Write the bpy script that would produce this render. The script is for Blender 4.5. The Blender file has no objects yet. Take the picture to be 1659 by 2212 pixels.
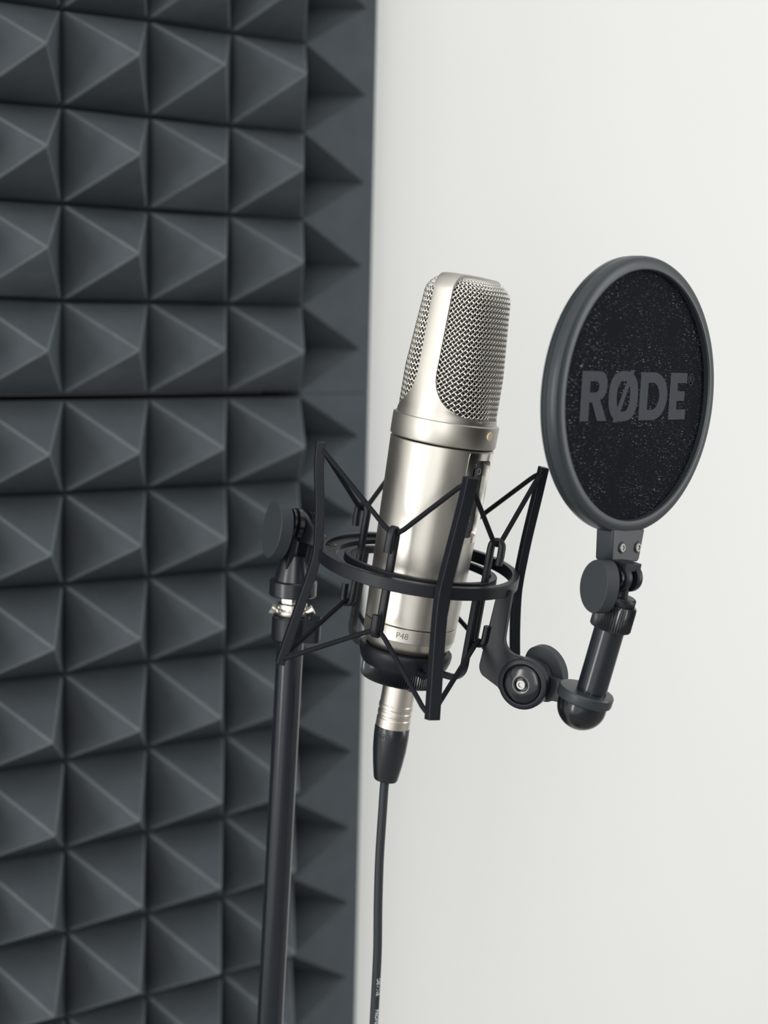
import bpy, bmesh, math, random
import numpy as np
from mathutils import Matrix, Vector
random.seed(7)
SC = bpy.context.scene
COL = SC.collection
PI = math.pi
R = math.radians

# ------------------------------------------------------------------ camera, light, exposure
cam_data = bpy.data.cameras.new('camera')
cam = bpy.data.objects.new('camera', cam_data)
COL.objects.link(cam)
SC.camera = cam
cam.matrix_world = Matrix(((0.8218259, 0.0569188, -0.5668884, -0.3901068),
                           (-0.5692689, 0.1224380, -0.8129833, -0.9414098),
                           (0.0231347, 0.9908427, 0.1330248, 1.3107856),
                           (0, 0, 0, 1)))
cam_data.sensor_fit = 'VERTICAL'
cam_data.sensor_height = 24.0
cam_data.lens = 34.646
cam_data.clip_start = 0.02
cam_data.dof.use_dof = True
cam_data.dof.focus_distance = 0.765
cam_data.dof.aperture_fstop = 3.4

SC.view_settings.view_transform = 'Standard'
SC.view_settings.look = 'None'
SC.view_settings.gamma = 1.0
SC.view_settings.use_curve_mapping = False
SC.view_settings.exposure = 0.15
SC.cycles.use_denoising = True
SC.cycles.max_bounces = 6

world = bpy.data.worlds.new('world')
SC.world = world
world.use_nodes = True
wn = world.node_tree
wn.nodes['Background'].inputs['Color'].default_value = (0.985, 0.99, 0.985, 1)
wn.nodes['Background'].inputs['Strength'].default_value = 1.0
_tc = wn.nodes.new('ShaderNodeTexCoord')
_dot = wn.nodes.new('ShaderNodeVectorMath')
_dot.operation = 'DOT_PRODUCT'
_dot.inputs[1].default_value = (-0.62, -0.66, 0.42)      # the room is brightest towards its front left
_mr = wn.nodes.new('ShaderNodeMapRange')
_mr.inputs['From Min'].default_value = -0.75
_mr.inputs['From Max'].default_value = 0.95
_mr.inputs['To Min'].default_value = 0.42
_mr.inputs['To Max'].default_value = 1.30
wn.links.new(_tc.outputs['Generated'], _dot.inputs[0])
wn.links.new(_dot.outputs['Value'], _mr.inputs['Value'])
# world light dimmed opposite the wall, shaped to darken the foam valleys
_d2 = wn.nodes.new('ShaderNodeVectorMath')
_d2.operation = 'DOT_PRODUCT'
_d2.inputs[1].default_value = (0.0, -1.0, 0.0)
_m2 = wn.nodes.new('ShaderNodeMapRange')
_m2.interpolation_type = 'SMOOTHSTEP'
_m2.inputs['From Min'].default_value = 0.55
_m2.inputs['From Max'].default_value = 0.98
_m2.inputs['To Min'].default_value = 1.16
_m2.inputs['To Max'].default_value = 0.18
_mu = wn.nodes.new('ShaderNodeMath')
_mu.operation = 'MULTIPLY'
wn.links.new(_tc.outputs['Generated'], _d2.inputs[0])
wn.links.new(_d2.outputs['Value'], _m2.inputs['Value'])
wn.links.new(_mr.outputs['Result'], _mu.inputs[0])
wn.links.new(_m2.outputs['Result'], _mu.inputs[1])
wn.links.new(_mu.outputs['Value'], wn.nodes['Background'].inputs['Strength'])


def area(name, loc, target, sx, sy, power, color=(1, 1, 1)):
    d = bpy.data.lights.new(name, 'AREA')
    d.shape = 'RECTANGLE'
    d.size, d.size_y = sx, sy
    d.energy = power
    d.color = color
    o = bpy.data.objects.new(name, d)
    COL.objects.link(o)
    o.location = loc
    q = (Vector(target) - Vector(loc)).to_track_quat('-Z', 'Y')
    o.rotation_euler = q.to_euler()
    return o


area('window_daylight', (-1.15, -1.85, 1.70), (0.1, -0.3, 1.2), 0.6, 1.5, 11, (1.0, 0.985, 0.95))
area('side_window_daylight', (-1.9, -0.50, 1.30), (0.03, -0.25, 1.05), 0.22, 1.4, 14, (1.0, 0.99, 0.96))
area('far_window_daylight', (2.1, -1.75, 1.4), (0.03, -0.25, 1.0), 0.3, 1.5, 16, (0.97, 0.99, 1.0))


# ------------------------------------------------------------------ materials
def mat(name, color, rough=0.5, metal=0.0, spec=0.5, bump=0.0, bscale=800.0, var=0.0, vscale=40.0, rvar=0.0, coat=0.0, sheen=0.0):
    m = bpy.data.materials.new(name)
    m.use_nodes = True
    nt = m.node_tree
    b = nt.nodes['Principled BSDF']
    b.inputs['Base Color'].default_value = (*color, 1)
    b.inputs['Roughness'].default_value = rough
    b.inputs['Metallic'].default_value = metal
    b.inputs['Specular IOR Level'].default_value = spec
    if sheen:
        b.inputs['Sheen Weight'].default_value = sheen
        b.inputs['Sheen Roughness'].default_value = 0.35
        b.inputs['Sheen Tint'].default_value = (0.85, 0.95, 0.95, 1)
    if coat:
        b.inputs['Coat Weight'].default_value = coat
    tc = nt.nodes.new('ShaderNodeTexCoord')
    if bump:
        n = nt.nodes.new('ShaderNodeTexNoise')
        n.inputs['Scale'].default_value = bscale
        n.inputs['Detail'].default_value = 3
        bp = nt.nodes.new('ShaderNodeBump')
        bp.inputs['Strength'].default_value = bump
        bp.inputs['Distance'].default_value = 0.0004
        nt.links.new(tc.outputs['Object'], n.inputs['Vector'])
        nt.links.new(n.outputs['Fac'], bp.inputs['Height'])
        nt.links.new(bp.outputs['Normal'], b.inputs['Normal'])
    if var or rvar:
        n = nt.nodes.new('ShaderNodeTexNoise')
        n.inputs['Scale'].default_value = vscale
        n.inputs['Detail'].default_value = 5
        nt.links.new(tc.outputs['Object'], n.inputs['Vector'])
        if var:
            mx = nt.nodes.new('ShaderNodeMix')
            mx.data_type = 'RGBA'
            mx.inputs[6].default_value = (*[c * (1 - var) for c in color], 1)
            mx.inputs[7].default_value = (*[min(1, c * (1 + var)) for c in color], 1)
            nt.links.new(n.outputs['Fac'], mx.inputs[0])
            nt.links.new(mx.outputs[2], b.inputs['Base Color'])
        if rvar:
            mr = nt.nodes.new('ShaderNodeMapRange')
            mr.inputs['To Min'].default_value = rough - rvar
            mr.inputs['To Max'].default_value = rough + rvar
            nt.links.new(n.outputs['Fac'], mr.inputs['Value'])
            nt.links.new(mr.outputs['Result'], b.inputs['Roughness'])
    return m


M_WALL = mat('white_wall_paint', (0.80, 0.80, 0.78), 0.85, spec=0.2, bump=0.12, bscale=140, var=0.012, vscale=5)
M_FLOOR = mat('pale_floor', (0.25, 0.24, 0.225), 0.6, var=0.1, vscale=6)
M_FOAM = mat('charcoal_foam', (0.070, 0.081, 0.090), 0.95, spec=0.04, bump=0.35, bscale=900, var=0.16, vscale=60, sheen=0.0)
M_RIDGE = mat('lighter_foam_ridge', (0.105, 0.120, 0.125), 0.95, spec=0.04, bump=0.35, bscale=900, var=0.2, vscale=60)  # ridge bevels in a lighter tone than the foam faces
M_NICKEL = mat('satin_nickel', (0.535, 0.51, 0.465), 0.37, 1.0, bump=0.035, bscale=3500, rvar=0.03, vscale=150)
M_HEAD = mat('satin_nickel_head', (0.475, 0.455, 0.415), 0.43, 1.0, bump=0.04, bscale=3500)
M_WIRE = mat('nickel_wire', (0.60, 0.585, 0.545), 0.27, 1.0)
M_CHROME = mat('bright_nickel', (0.72, 0.69, 0.64), 0.2, 1.0)
M_GOLD = mat('pale_gold', (0.86, 0.74, 0.50), 0.5, 0.4, bump=0.6, bscale=2500)
M_DARKIN = mat('dark_inner_gauze', (0.03, 0.027, 0.027), 0.5, 0.3, bump=1.0, bscale=1500, var=0.6, vscale=900)
M_BLACK = mat('black_coated_metal', (0.00552, 0.00680, 0.01063), 0.40, spec=0.28, bump=0.10, bscale=1800, var=0.15, vscale=200)
M_GLOSS = mat('black_gloss_plastic', (0.00510, 0.00612, 0.00893), 0.19, spec=0.5)
M_KNOB = mat('matt_grey_black_plastic', (0.026, 0.0315, 0.036), 0.55, spec=0.3, bump=0.15, bscale=1500)
M_RIM = mat('matt_charcoal_plastic', (0.021, 0.027, 0.0315), 0.36, spec=0.4, bump=0.06, bscale=1500)
M_CORD = mat('black_elastic', (0.00510, 0.00595, 0.00893), 0.7, spec=0.2, bump=0.8, bscale=1600)
M_RUBBER = mat('black_rubber', (0.0085, 0.0108, 0.0145), 0.27, spec=0.5, bump=0.1, bscale=900)
M_CABLE = mat('black_cable_jacket', (0.017, 0.022, 0.027), 0.42, spec=0.4)
M_POLE = mat('black_enamelled_tube', (0.009, 0.012, 0.0165), 0.2, spec=0.45)
M_SILVER = mat('bright_zinc', (0.82, 0.80, 0.74), 0.28, 1.0)
M_BOLT = mat('grey_steel', (0.27, 0.265, 0.25), 0.4, 1.0)
M_SHELL = mat('nickel_connector', (0.60, 0.56, 0.505), 0.34, 1.0, bump=0.1, bscale=1500)
M_PRINT = mat('white_print', (0.72, 0.75, 0.75), 0.6)
M_ENGRAVE = mat('grey_engraving', (0.13, 0.125, 0.115), 0.6)
M_DARKTXT = mat('dark_embossing', (0.004, 0.005, 0.007), 0.6)
M_LOGO = mat('grey_screen_print', (0.035, 0.042, 0.051), 0.7, spec=0.3, bump=0.6, bscale=1800, var=0.35, vscale=900)
M_PANELBLACK = mat('black_label_plate', (0.010, 0.012, 0.017), 0.4)


def gauze_material():
    m = bpy.data.materials.new('black_nylon_gauze')
    m.use_nodes = True
    nt = m.node_tree
    L = nt.links
    b = nt.nodes['Principled BSDF']
    tc = nt.nodes.new('ShaderNodeTexCoord')
    mp = nt.nodes.new('ShaderNodeMapping')
    mp.inputs['Scale'].default_value = (520, 2600, 2600)
    mp.inputs['Rotation'].default_value = (0, 0, R(14))
    L.new(tc.outputs['Object'], mp.inputs['Vector'])
    # stretched noise for the streaks of the painted glints
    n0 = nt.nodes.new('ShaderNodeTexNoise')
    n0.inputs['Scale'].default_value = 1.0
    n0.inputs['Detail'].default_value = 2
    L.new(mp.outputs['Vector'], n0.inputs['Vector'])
    # short broken glints, highlights put into the base colour
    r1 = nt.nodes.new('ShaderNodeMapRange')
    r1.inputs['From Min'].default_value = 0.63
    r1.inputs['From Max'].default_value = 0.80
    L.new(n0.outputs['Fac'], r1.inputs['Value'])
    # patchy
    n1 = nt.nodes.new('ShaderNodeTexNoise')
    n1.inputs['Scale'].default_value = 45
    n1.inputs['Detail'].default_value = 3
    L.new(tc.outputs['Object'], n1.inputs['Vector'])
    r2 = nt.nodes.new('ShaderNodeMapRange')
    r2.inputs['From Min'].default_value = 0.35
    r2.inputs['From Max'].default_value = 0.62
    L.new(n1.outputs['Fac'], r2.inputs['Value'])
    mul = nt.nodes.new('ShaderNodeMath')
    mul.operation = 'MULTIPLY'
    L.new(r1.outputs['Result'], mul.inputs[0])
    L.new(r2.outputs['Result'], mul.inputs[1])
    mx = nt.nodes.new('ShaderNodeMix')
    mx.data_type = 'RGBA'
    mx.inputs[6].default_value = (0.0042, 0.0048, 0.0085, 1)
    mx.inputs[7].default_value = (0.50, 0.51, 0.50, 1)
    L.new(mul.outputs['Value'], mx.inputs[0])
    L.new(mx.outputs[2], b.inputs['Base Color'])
    b.inputs['Roughness'].default_value = 0.7
    b.inputs['Specular IOR Level'].default_value = 0.06
    return m


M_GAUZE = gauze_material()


# ------------------------------------------------------------------ mesh builder (millimetres unless scale given)
def catmull(pts, n=8, closed=False):
    P = [Vector(p) for p in pts]
    out = []
    N = len(P)
    rng = range(N) if closed else range(N - 1)
    for i in rng:
        if closed:
            a, b, c, d = P[(i - 1) % N], P[i], P[(i + 1) % N], P[(i + 2) % N]
        else:
            a, b, c, d = P[max(i - 1, 0)], P[i], P[i + 1], P[min(i + 2, N - 1)]
        for k in range(n):
            t = k / n
            out.append(0.5 * ((2 * b) + (c - a) * t + (2 * a - 5 * b + 4 * c - d) * t * t + (3 * b - a - 3 * c + d) * t ** 3))
    if not closed:
        out.append(P[-1])
    return out


class MB:
    def __init__(self):
        self.v, self.f = [], []

    def add(self, vs, fs, M=None):
        o = len(self.v)
        if M is not None:
            vs = [M @ Vector(p) for p in vs]
        self.v.extend([tuple(p) for p in vs])
        self.f.extend([tuple(i + o for i in f) for f in fs])
        return self

    def lathe(self, prof, M=None, seg=64, closed=False, knurl=0.0, kn=1):
        vs, fs = [], []
        n = len(prof)
        for j in range(seg):
            a = 2 * PI * j / seg
            k = 1.0 - (knurl if (j // kn) % 2 else 0.0)
            for r, z in prof:
                vs.append((r * k * math.cos(a), r * k * math.sin(a), z))
        for j in range(seg):
            j2 = (j + 1) % seg
            for i in range(n if closed else n - 1):
                i2 = (i + 1) % n
                fs.append((j * n + i, j2 * n + i, j2 * n + i2, j * n + i2))
        if not closed:
            fs.append(tuple(j * n for j in range(seg))[::-1])
            fs.append(tuple(j * n + n - 1 for j in range(seg)))
        return self.add(vs, fs, M)

    def tube(self, pts, r, sides=12, closed=False, M=None):
        P = [Vector(p) for p in pts]
        n = len(P)
        vs, fs = [], []
        T = []
        for i in range(n):
            if closed:
                t = P[(i + 1) % n] - P[i - 1]
            else:
                t = P[min(i + 1, n - 1)] - P[max(i - 1, 0)]
            T.append(t.normalized())
        up = Vector((0, 0, 1)) if abs(T[0].z) < 0.9 else Vector((1, 0, 0))
        N = (up - T[0] * up.dot(T[0])).normalized()
        for i in range(n):
            N = (N - T[i] * N.dot(T[i])).normalized()
            B = T[i].cross(N)
            rr = r(i / (n - 1)) if callable(r) else r
            for k in range(sides):
                a = 2 * PI * k / sides
                vs.append(P[i] + (N * math.cos(a) + B * math.sin(a)) * rr)
        for i in range(n if closed else n - 1):
            i2 = (i + 1) % n
            for k in range(sides):
                k2 = (k + 1) % sides
                fs.append((i * sides + k, i * sides + k2, i2 * sides + k2, i2 * sides + k))
        if not closed:
            fs.append(tuple(range(sides))[::-1])
            fs.append(tuple((n - 1) * sides + k for k in range(sides)))
        return self.add(vs, fs, M)

    def sweep(self, pts, sec, side, M=None, scale=None):
        """section (a, b): a along the side vector, b along tangent x side"""
        P = [Vector(p) for p in pts]
        n, s = len(P), len(sec)
        vs, fs = [], []
        for i in range(n):
            t = (P[min(i + 1, n - 1)] - P[max(i - 1, 0)]).normalized()
            sd = Vector(side[i] if isinstance(side, list) else side)
            sd = (sd - t * sd.dot(t)).normalized()
            b = t.cross(sd)
            k = scale(i / (n - 1)) if scale else 1.0
            for (x, y) in sec:
                vs.append(P[i] + sd * (x * k) + b * (y * k))
        for i in range(n - 1):
            for k in range(s):
                k2 = (k + 1) % s
                fs.append((i * s + k, i * s + k2, (i + 1) * s + k2, (i + 1) * s + k))
        fs.append(tuple(range(s))[::-1])
        fs.append(tuple((n - 1) * s + k for k in range(s)))
        return self.add(vs, fs, M)

    def prism(self, poly, z0, z1, M=None):
        n = len(poly)
        vs = [(x, y, z0) for x, y in poly] + [(x, y, z1) for x, y in poly]
        fs = [tuple(range(n))[::-1], tuple(range(n, 2 * n))]
        for i in range(n):
            j = (i + 1) % n
            fs.append((i, j, n + j, n + i))
        return self.add(vs, fs, M)

    def box(self, c, s, M=None):
        x, y, z = (q / 2 for q in s)
        return self.prism([(c[0] - x, c[1] - y), (c[0] + x, c[1] - y), (c[0] + x, c[1] + y), (c[0] - x, c[1] + y)], c[2] - z, c[2] + z, M)

    def build(self, name, material, parent=None, origin=(0, 0, 0), scale=0.001, bevel=0.0, segs=2, angle=35, smooth=True, doubles=False):
        o = Vector(origin)
        me = bpy.data.meshes.new(name)
        me.from_pydata([(Vector(p) - o) * scale for p in self.v], [], self.f)
        bm = bmesh.new()
        bm.from_mesh(me)
        if doubles:
            bmesh.ops.remove_doubles(bm, verts=bm.verts, dist=1e-6)
        bmesh.ops.recalc_face_normals(bm, faces=bm.faces)
        bm.to_mesh(me)
        bm.free()
        me.materials.append(material)
        if smooth:
            me.polygons.foreach_set('use_smooth', [True] * len(me.polygons))
            me.set_sharp_from_angle(angle=R(angle))
        ob = bpy.data.objects.new(name, me)
        COL.objects.link(ob)
        if parent is not None:
            ob.parent = parent
        if bevel:
            bv = ob.modifiers.new('bevel', 'BEVEL')
            bv.width = bevel * scale
            bv.segments = segs
            bv.limit_method = 'ANGLE'
            bv.angle_limit = R(40)
            bv.harden_normals = True
        return ob


def arc(cx, cy, r, a0, a1, n=10):
    return [(cx + r * math.cos(R(a0 + (a1 - a0) * i / n)), cy + r * math.sin(R(a0 + (a1 - a0) * i / n))) for i in range(n + 1)]


def rrect(x0, y0, x1, y1, r, n=8):
    return arc(x1 - r, y1 - r, r, 0, 90, n) + arc(x0 + r, y1 - r, r, 90, 180, n) + arc(x0 + r, y0 + r, r, 180, 270, n) + arc(x1 - r, y0 + r, r, 270, 360, n)


def basis(o, x, y, z):
    x, y, z = Vector(x), Vector(y), Vector(z)
    return Matrix(((x.x, y.x, z.x, o[0]), (x.y, y.y, z.y, o[1]), (x.z, y.z, z.z, o[2]), (0, 0, 0, 1)))


def axis_frame(o, z, hint=(0, 0, 1)):
    """frame whose local z is the given axis, local y as close to hint as possible"""
    z = Vector(z).normalized()
    h = Vector(hint)
    y = (h - z * h.dot(z)).normalized()
    return basis(o, y.cross(z), y, z)


def text_mesh(body, size, extrude=0.0, spacing=1.0):
    cu = bpy.data.curves.new('lettering', 'FONT')
    cu.body = body
    cu.size = size
    cu.extrude = extrude
    cu.align_x = 'CENTER'
    cu.align_y = 'CENTER'
    cu.space_character = spacing
    cu.resolution_u = 6
    ob = bpy.data.objects.new('lettering', cu)
    COL.objects.link(ob)
    dg = bpy.context.evaluated_depsgraph_get()
    me = bpy.data.meshes.new_from_object(ob.evaluated_get(dg))
    vs = [tuple(v.co) for v in me.vertices]
    fs = [tuple(p.vertices) for p in me.polygons]
    bpy.data.objects.remove(ob)
    bpy.data.curves.remove(cu)
    bpy.data.meshes.remove(me)
    return vs, fs


def fill2d(loops):
    bm = bmesh.new()
    for lp in loops:
        vs = [bm.verts.new((x, y, 0)) for x, y in lp]
        for i in range(len(vs)):
            bm.edges.new((vs[i], vs[(i + 1) % len(vs)]))
    bmesh.ops.triangle_fill(bm, use_beauty=True, use_dissolve=False, edges=bm.edges)
    bm.verts.index_update()
    vs = [tuple(v.co) for v in bm.verts]
    fs = [tuple(v.index for v in f.verts) for f in bm.faces]
    bm.free()
    return vs, fs


# ------------------------------------------------------------------ things
def tag(o, label, cat, group=None):
    o['label'] = label
    o['category'] = cat
    if group:
        o['group'] = group
    return o


def struct(o):
    o['kind'] = 'structure'
    return o


E1 = Vector((0.81544041, -0.56081784, -0.14331882))
E2 = Vector((-0.56926935, -0.82182659, -0.02309692))
EU = Vector((0.10483006, -0.10042118, 0.98940702))
ORI = Vector((0.07653535, -0.32425797, 1.24514484))
RIG = basis(ORI, E1, -E2, EU)


def rig_thing(name, label, cat, origin):
    o = bpy.data.objects.new(name, None)
    COL.objects.link(o)
    o.empty_display_size = 0.02
    o.matrix_world = RIG @ Matrix.Translation(Vector(origin) * 0.001)
    return tag(o, label, cat)


def world_thing(name, label, cat, loc):
    o = bpy.data.objects.new(name, None)
    COL.objects.link(o)
    o.empty_display_size = 0.02
    o.location = loc
    return tag(o, label, cat)


def az(a):
    return Vector((math.sin(R(a)), -math.cos(R(a)), 0))


def cyl(a, r, z):
    return az(a) * r + Vector((0, 0, z))


# ================================================================== SETTING
b = MB()
b.box((0.9, 0.1165, 1.3), (6.0, 0.12, 2.6))
struct(b.build('wall_back', M_WALL, scale=1.0))
b = MB()
b.box((0.9, -1.4, -0.05), (6.0, 3.0, 0.1))
struct(b.build('floor', M_FLOOR, scale=1.0))

PITCH = 0.0625
PIT, TIPX, EDGEX = 0.050, 0.86, 1.02


SLAB = 0.056


def foam_panel(name, z_top, hgt, label, seed, lip_top, lip_bottom, rows=8):
    """pyramids on a slab; the right border is a flat strip with a three-sided notch beside every pyramid"""
    rnd = random.Random(seed)
    c0, c1 = -5, 3
    bm = bmesh.new()
    g = {}
    nc = c1 - c0
    apexes = []
    for i in range(nc + 1):
        for j in range(rows + 1):
            jx = 0 if i in (0, nc) else rnd.uniform(-.0007, .0007)
            jz = 0 if j in (0, rows) else rnd.uniform(-.0007, .0007)
            g[i, j] = bm.verts.new(((c0 + i) * PITCH + jx, -0.001, z_top - j * PITCH + jz))
    for i in range(nc):
        for j in range(rows):
            ap = bm.verts.new(((c0 + i + .5) * PITCH + rnd.uniform(-.0012, .0012), -hgt + rnd.uniform(-.0015, .0015),
                               z_top - (j + .5) * PITCH + rnd.uniform(-.0012, .0012)))
            apexes.append(ap)
            q = [g[i, j], g[i, j + 1], g[i + 1, j + 1], g[i + 1, j]]
            pit = None
            if i == nc - 1:
                pit = bm.verts.new(((c1 + .03) * PITCH, PIT, z_top - (j + .5) * PITCH))
                q.insert(3, pit)
            inner = [bm.verts.new(v.co.lerp(ap.co, .065)) for v in q]
            for k in range(len(q)):
                k2 = (k + 1) % len(q)
                bm.faces.new((inner[k], inner[k2], ap))
                bm.faces.new((q[k], q[k2], inner[k2], inner[k]))
            if pit:
                tip = bm.verts.new(((c1 + TIPX) * PITCH + rnd.uniform(-.001, .001), 0.0, z_top - (j + .5) * PITCH + rnd.uniform(-.001, .001)))
                bm.faces.new((g[i + 1, j], pit, tip))
                bm.faces.new((pit, g[i + 1, j + 1], tip))
                g['tip', j] = tip
    # the cut between the pyramids closes to a narrow deeper crease
    for (i, j), v in [(k, v) for k, v in g.items() if k[0] != 'tip']:
        if i < nc and 0 < j < rows:
            v.co.y = 0.007
    xe = (c1 + EDGEX) * PITCH
    xs = (c1 + EDGEX - .035) * PITCH
    zt, zb = z_top + lip_top, z_top - rows * PITCH - lip_bottom
    up = bm.verts.new((xs, 0, zt))
    dn = bm.verts.new((xs, 0, zb))
    lt = bm.verts.new((c1 * PITCH, 0, zt))
    lb = bm.verts.new((c1 * PITCH, 0, zb))
    bm.faces.new([g[nc, 0], g['tip', 0], up, lt])
    rim_ = [up]
    for j in range(rows):
        e = bm.verts.new((xs, 0, z_top - (j + .5) * PITCH))
        if j == 0:
            bm.faces.new([g['tip', 0], e, up])
        else:
            bm.faces.new([g[nc, j], g['tip', j], e, rim_[-1], g['tip', j - 1]])
        rim_.append(e)
    bm.faces.new([g['tip', rows - 1], dn, rim_[-1]])
    bm.faces.new([g[nc, rows], lb, dn, g['tip', rows - 1]])
    rim_.append(dn)
    # rounded outer edge and the side of the slab
    prev = rim_
    for dx, dy in ((.35, .12), (.75, .45), (1, 1)):
        cur = [bm.verts.new((xs + (xe - xs) * dx, .006 * dy, v.co.z)) for v in rim_]
        for k in range(len(rim_) - 1):
            bm.faces.new((prev[k], prev[k + 1], cur[k + 1], cur[k]))
        prev = cur
    outline = [g[i, 0] for i in range(nc + 1)] + [lt, up] + [] + prev[0:] + [dn, lb] + [g[i, rows] for i in range(nc, -1, -1)] + [g[0, j] for j in range(rows - 1, 0, -1)]
    bk = [bm.verts.new((v.co.x, SLAB, v.co.z)) for v in outline]
    n = len(outline)
    for k in range(n):
        if outline[k] is not outline[(k + 1) % n]:
            bm.faces.new((outline[k], outline[(k + 1) % n], bk[(k + 1) % n], bk[k]))
    bmesh.ops.remove_doubles(bm, verts=bm.verts, dist=1e-6)
    bmesh.ops.recalc_face_normals(bm, faces=bm.faces)
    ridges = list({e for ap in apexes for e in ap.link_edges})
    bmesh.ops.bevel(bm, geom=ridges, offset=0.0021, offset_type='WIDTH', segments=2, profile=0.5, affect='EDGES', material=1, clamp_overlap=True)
    me = bpy.data.meshes.new(name)
    bm.to_mesh(me)
    bm.free()
    me.materials.append(M_FOAM)
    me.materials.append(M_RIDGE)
    ob = bpy.data.objects.new(name, me)
    COL.objects.link(ob)
    me.polygons.foreach_set('use_smooth', [True] * len(me.polygons))
    me.set_sharp_from_angle(angle=R(20))
    return tag(ob, label, 'acoustic foam')


foam_panel('acoustic_foam_panel', 1.25 + PITCH * 8.035, 0.892 * PITCH,
           'upper charcoal pyramid acoustic foam panel, above the dark horizontal gap', 3, 0.0, 0.0020)
foam_panel('acoustic_foam_panel', 1.25 - PITCH * 0.035, 0.94 * PITCH,
           'lower charcoal pyramid acoustic foam panel behind the stand, below the dark horizontal gap', 5, 0.0020, 0.0, 10)

# ================================================================== MICROPHONE
O_MIC = (0, 0, -117)
mic = rig_thing('microphone', 'satin nickel side-address studio microphone with woven wire grille, leaning in the black shock mount',
                'microphone', O_MIC)
FRONT = 55.0          # azimuth of the address side
SIDE = FRONT - 90.0   # azimuth of the visible grille band


def mb(m, name, material, parent=mic, **k):
    return m.build(name, material, parent, O_MIC, **k)


def body_r(z):
    return 27.45 + (24.75 - 27.45) * (-z / 97.0)


# body wall with the opening for the switch plate
A0, A1, Z0, Z1 = FRONT - 26.0, FRONT + 26.0, -49.5, -0.7
nA, nZ = 26, 24
bd = MB()


def surf(a, z, dr=0.0):
    return cyl(a, body_r(z) + dr, z)


def ring_patch(m, hole, rect_pts, dr, steps=5):
    n = len(hole)
    vs, fs = [], []
    for s in range(steps + 1):
        t = s / steps
        for (h, q) in zip(hole, rect_pts):
            vs.append(surf(h[0] + (q[0] - h[0]) * t, h[1] + (q[1] - h[1]) * t, dr))
    for s in range(steps):
        for k in range(n):
            k2 = (k + 1) % n
            fs.append((s * n + k, s * n + k2, (s + 1) * n + k2, (s + 1) * n + k))
    m.add(vs, fs)


def rect_loop():
    pts = []
    for i in range(nZ):
        pts.append((A1, Z0 + (Z1 - Z0) * i / nZ))
    for i in range(nA):
        pts.append((A1 + (A0 - A1) * i / nA, Z1))
    for i in range(nZ):
        pts.append((A0, Z1 + (Z0 - Z1) * i / nZ))
    for i in range(nA):
        pts.append((A0 + (A1 - A0) * i / nA, Z0))
    return pts


def hole_for(pts, a0, a1, z0, z1, r):
    # rounded rectangle in (azimuth mm, z), sampled towards the matching outer points
    k = 27 * PI / 180
    cx, cz = (a0 + a1) / 2, (z0 + z1) / 2
    hw, hh = (a1 - a0) / 2 * k, (z1 - z0) / 2
    out = []
    for a, z in pts:
        dx, dz = (a - cx) / ((A1 - A0) / 2), (z - (Z0 + Z1) / 2) / ((Z1 - Z0) / 2)
        x, y = dx * hw, dz * hh
        ex, ey = abs(x) - (hw - r), abs(y) - (hh - r)
        if ex > 0 and ey > 0:
            d = math.hypot(ex, ey)
            x = math.copysign(hw - r + ex / d * r, x)
            y = math.copysign(hh - r + ey / d * r, y)
        out.append((cx + x / k, cz + y))
    return out


outer = rect_loop()
hole = hole_for(outer, FRONT - 17.0, FRONT + 17.0, -46.0, -4.6, 4.0)
ring_patch(bd, hole, outer, 0.0)
# rest of the wall
vs, fs = [], []
zs = [Z1 - (Z1 - Z0) * i / nZ for i in range(nZ + 1)]
azs = [A1 + (360 - (A1 - A0)) * i / 154 for i in range(155)]
for a in azs:
    for z in zs:
        vs.append(surf(a, z))
w = len(zs)
for i in range(len(azs) - 1):
    for j in range(w - 1):
        fs.append((i * w + j, i * w + j + 1, (i + 1) * w + j + 1, (i + 1) * w + j))
bd.add(vs, fs)
vs, fs = [], []
aall = azs[:-1] + [A0 + (A1 - A0) * i / nA for i in range(nA)]
prof = [(body_r(Z0), Z0), (body_r(-60), -60), (body_r(-75), -75), (body_r(-90), -90), (body_r(-96.6), -96.6), (body_r(-96.9) - .35, -96.95), (21, -96.95)]
for a in aall:
    for r, z in prof:
        vs.append(cyl(a, r, z))
w = len(prof)
for i in range(len(aall)):
    i2 = (i + 1) % len(aall)
    for j in range(w - 1):
        fs.append((i * w + j, i * w + j + 1, i2 * w + j + 1, i2 * w + j))
bd.add(vs, fs)
vs, fs = [], []
prof = [(body_r(Z1), Z1), (body_r(Z1) - .4, -.35), (22, -.35)]
for a in aall:
    for r, z in prof:
        vs.append(cyl(a, r, z))
w = len(prof)
for i in range(len(aall)):
    i2 = (i + 1) % len(aall)
    for j in range(w - 1):
        fs.append((i * w + j, i * w + j + 1, i2 * w + j + 1, i2 * w + j))
bd.add(vs, fs)
body = mb(bd, 'body', M_NICKEL, doubles=True, angle=30)

# switch plate: raised bright surround, pocket wall, black label plate, small sliding switches, printed symbols
sp = MB()
o2 = hole_for(outer, FRONT - 25.3, FRONT + 25.3, Z0 + .6, Z1 - .5, 1.0)
h2 = hole_for(outer, FRONT - 16.7, FRONT + 16.7, -45.8, -4.8, 3.9)
ring_patch(sp, h2, o2, 0.28, 3)
n = len(h2)
FD = 23.2
FX, FN = az(FRONT + 90), az(FRONT)


def floor_pt(a, z):
    x = 27.0 * math.sin(R(a - FRONT)) * 0.90
    return FN * FD + FX * x + Vector((0, 0, -25.3 + (z + 25.3) * 0.97))


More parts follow.
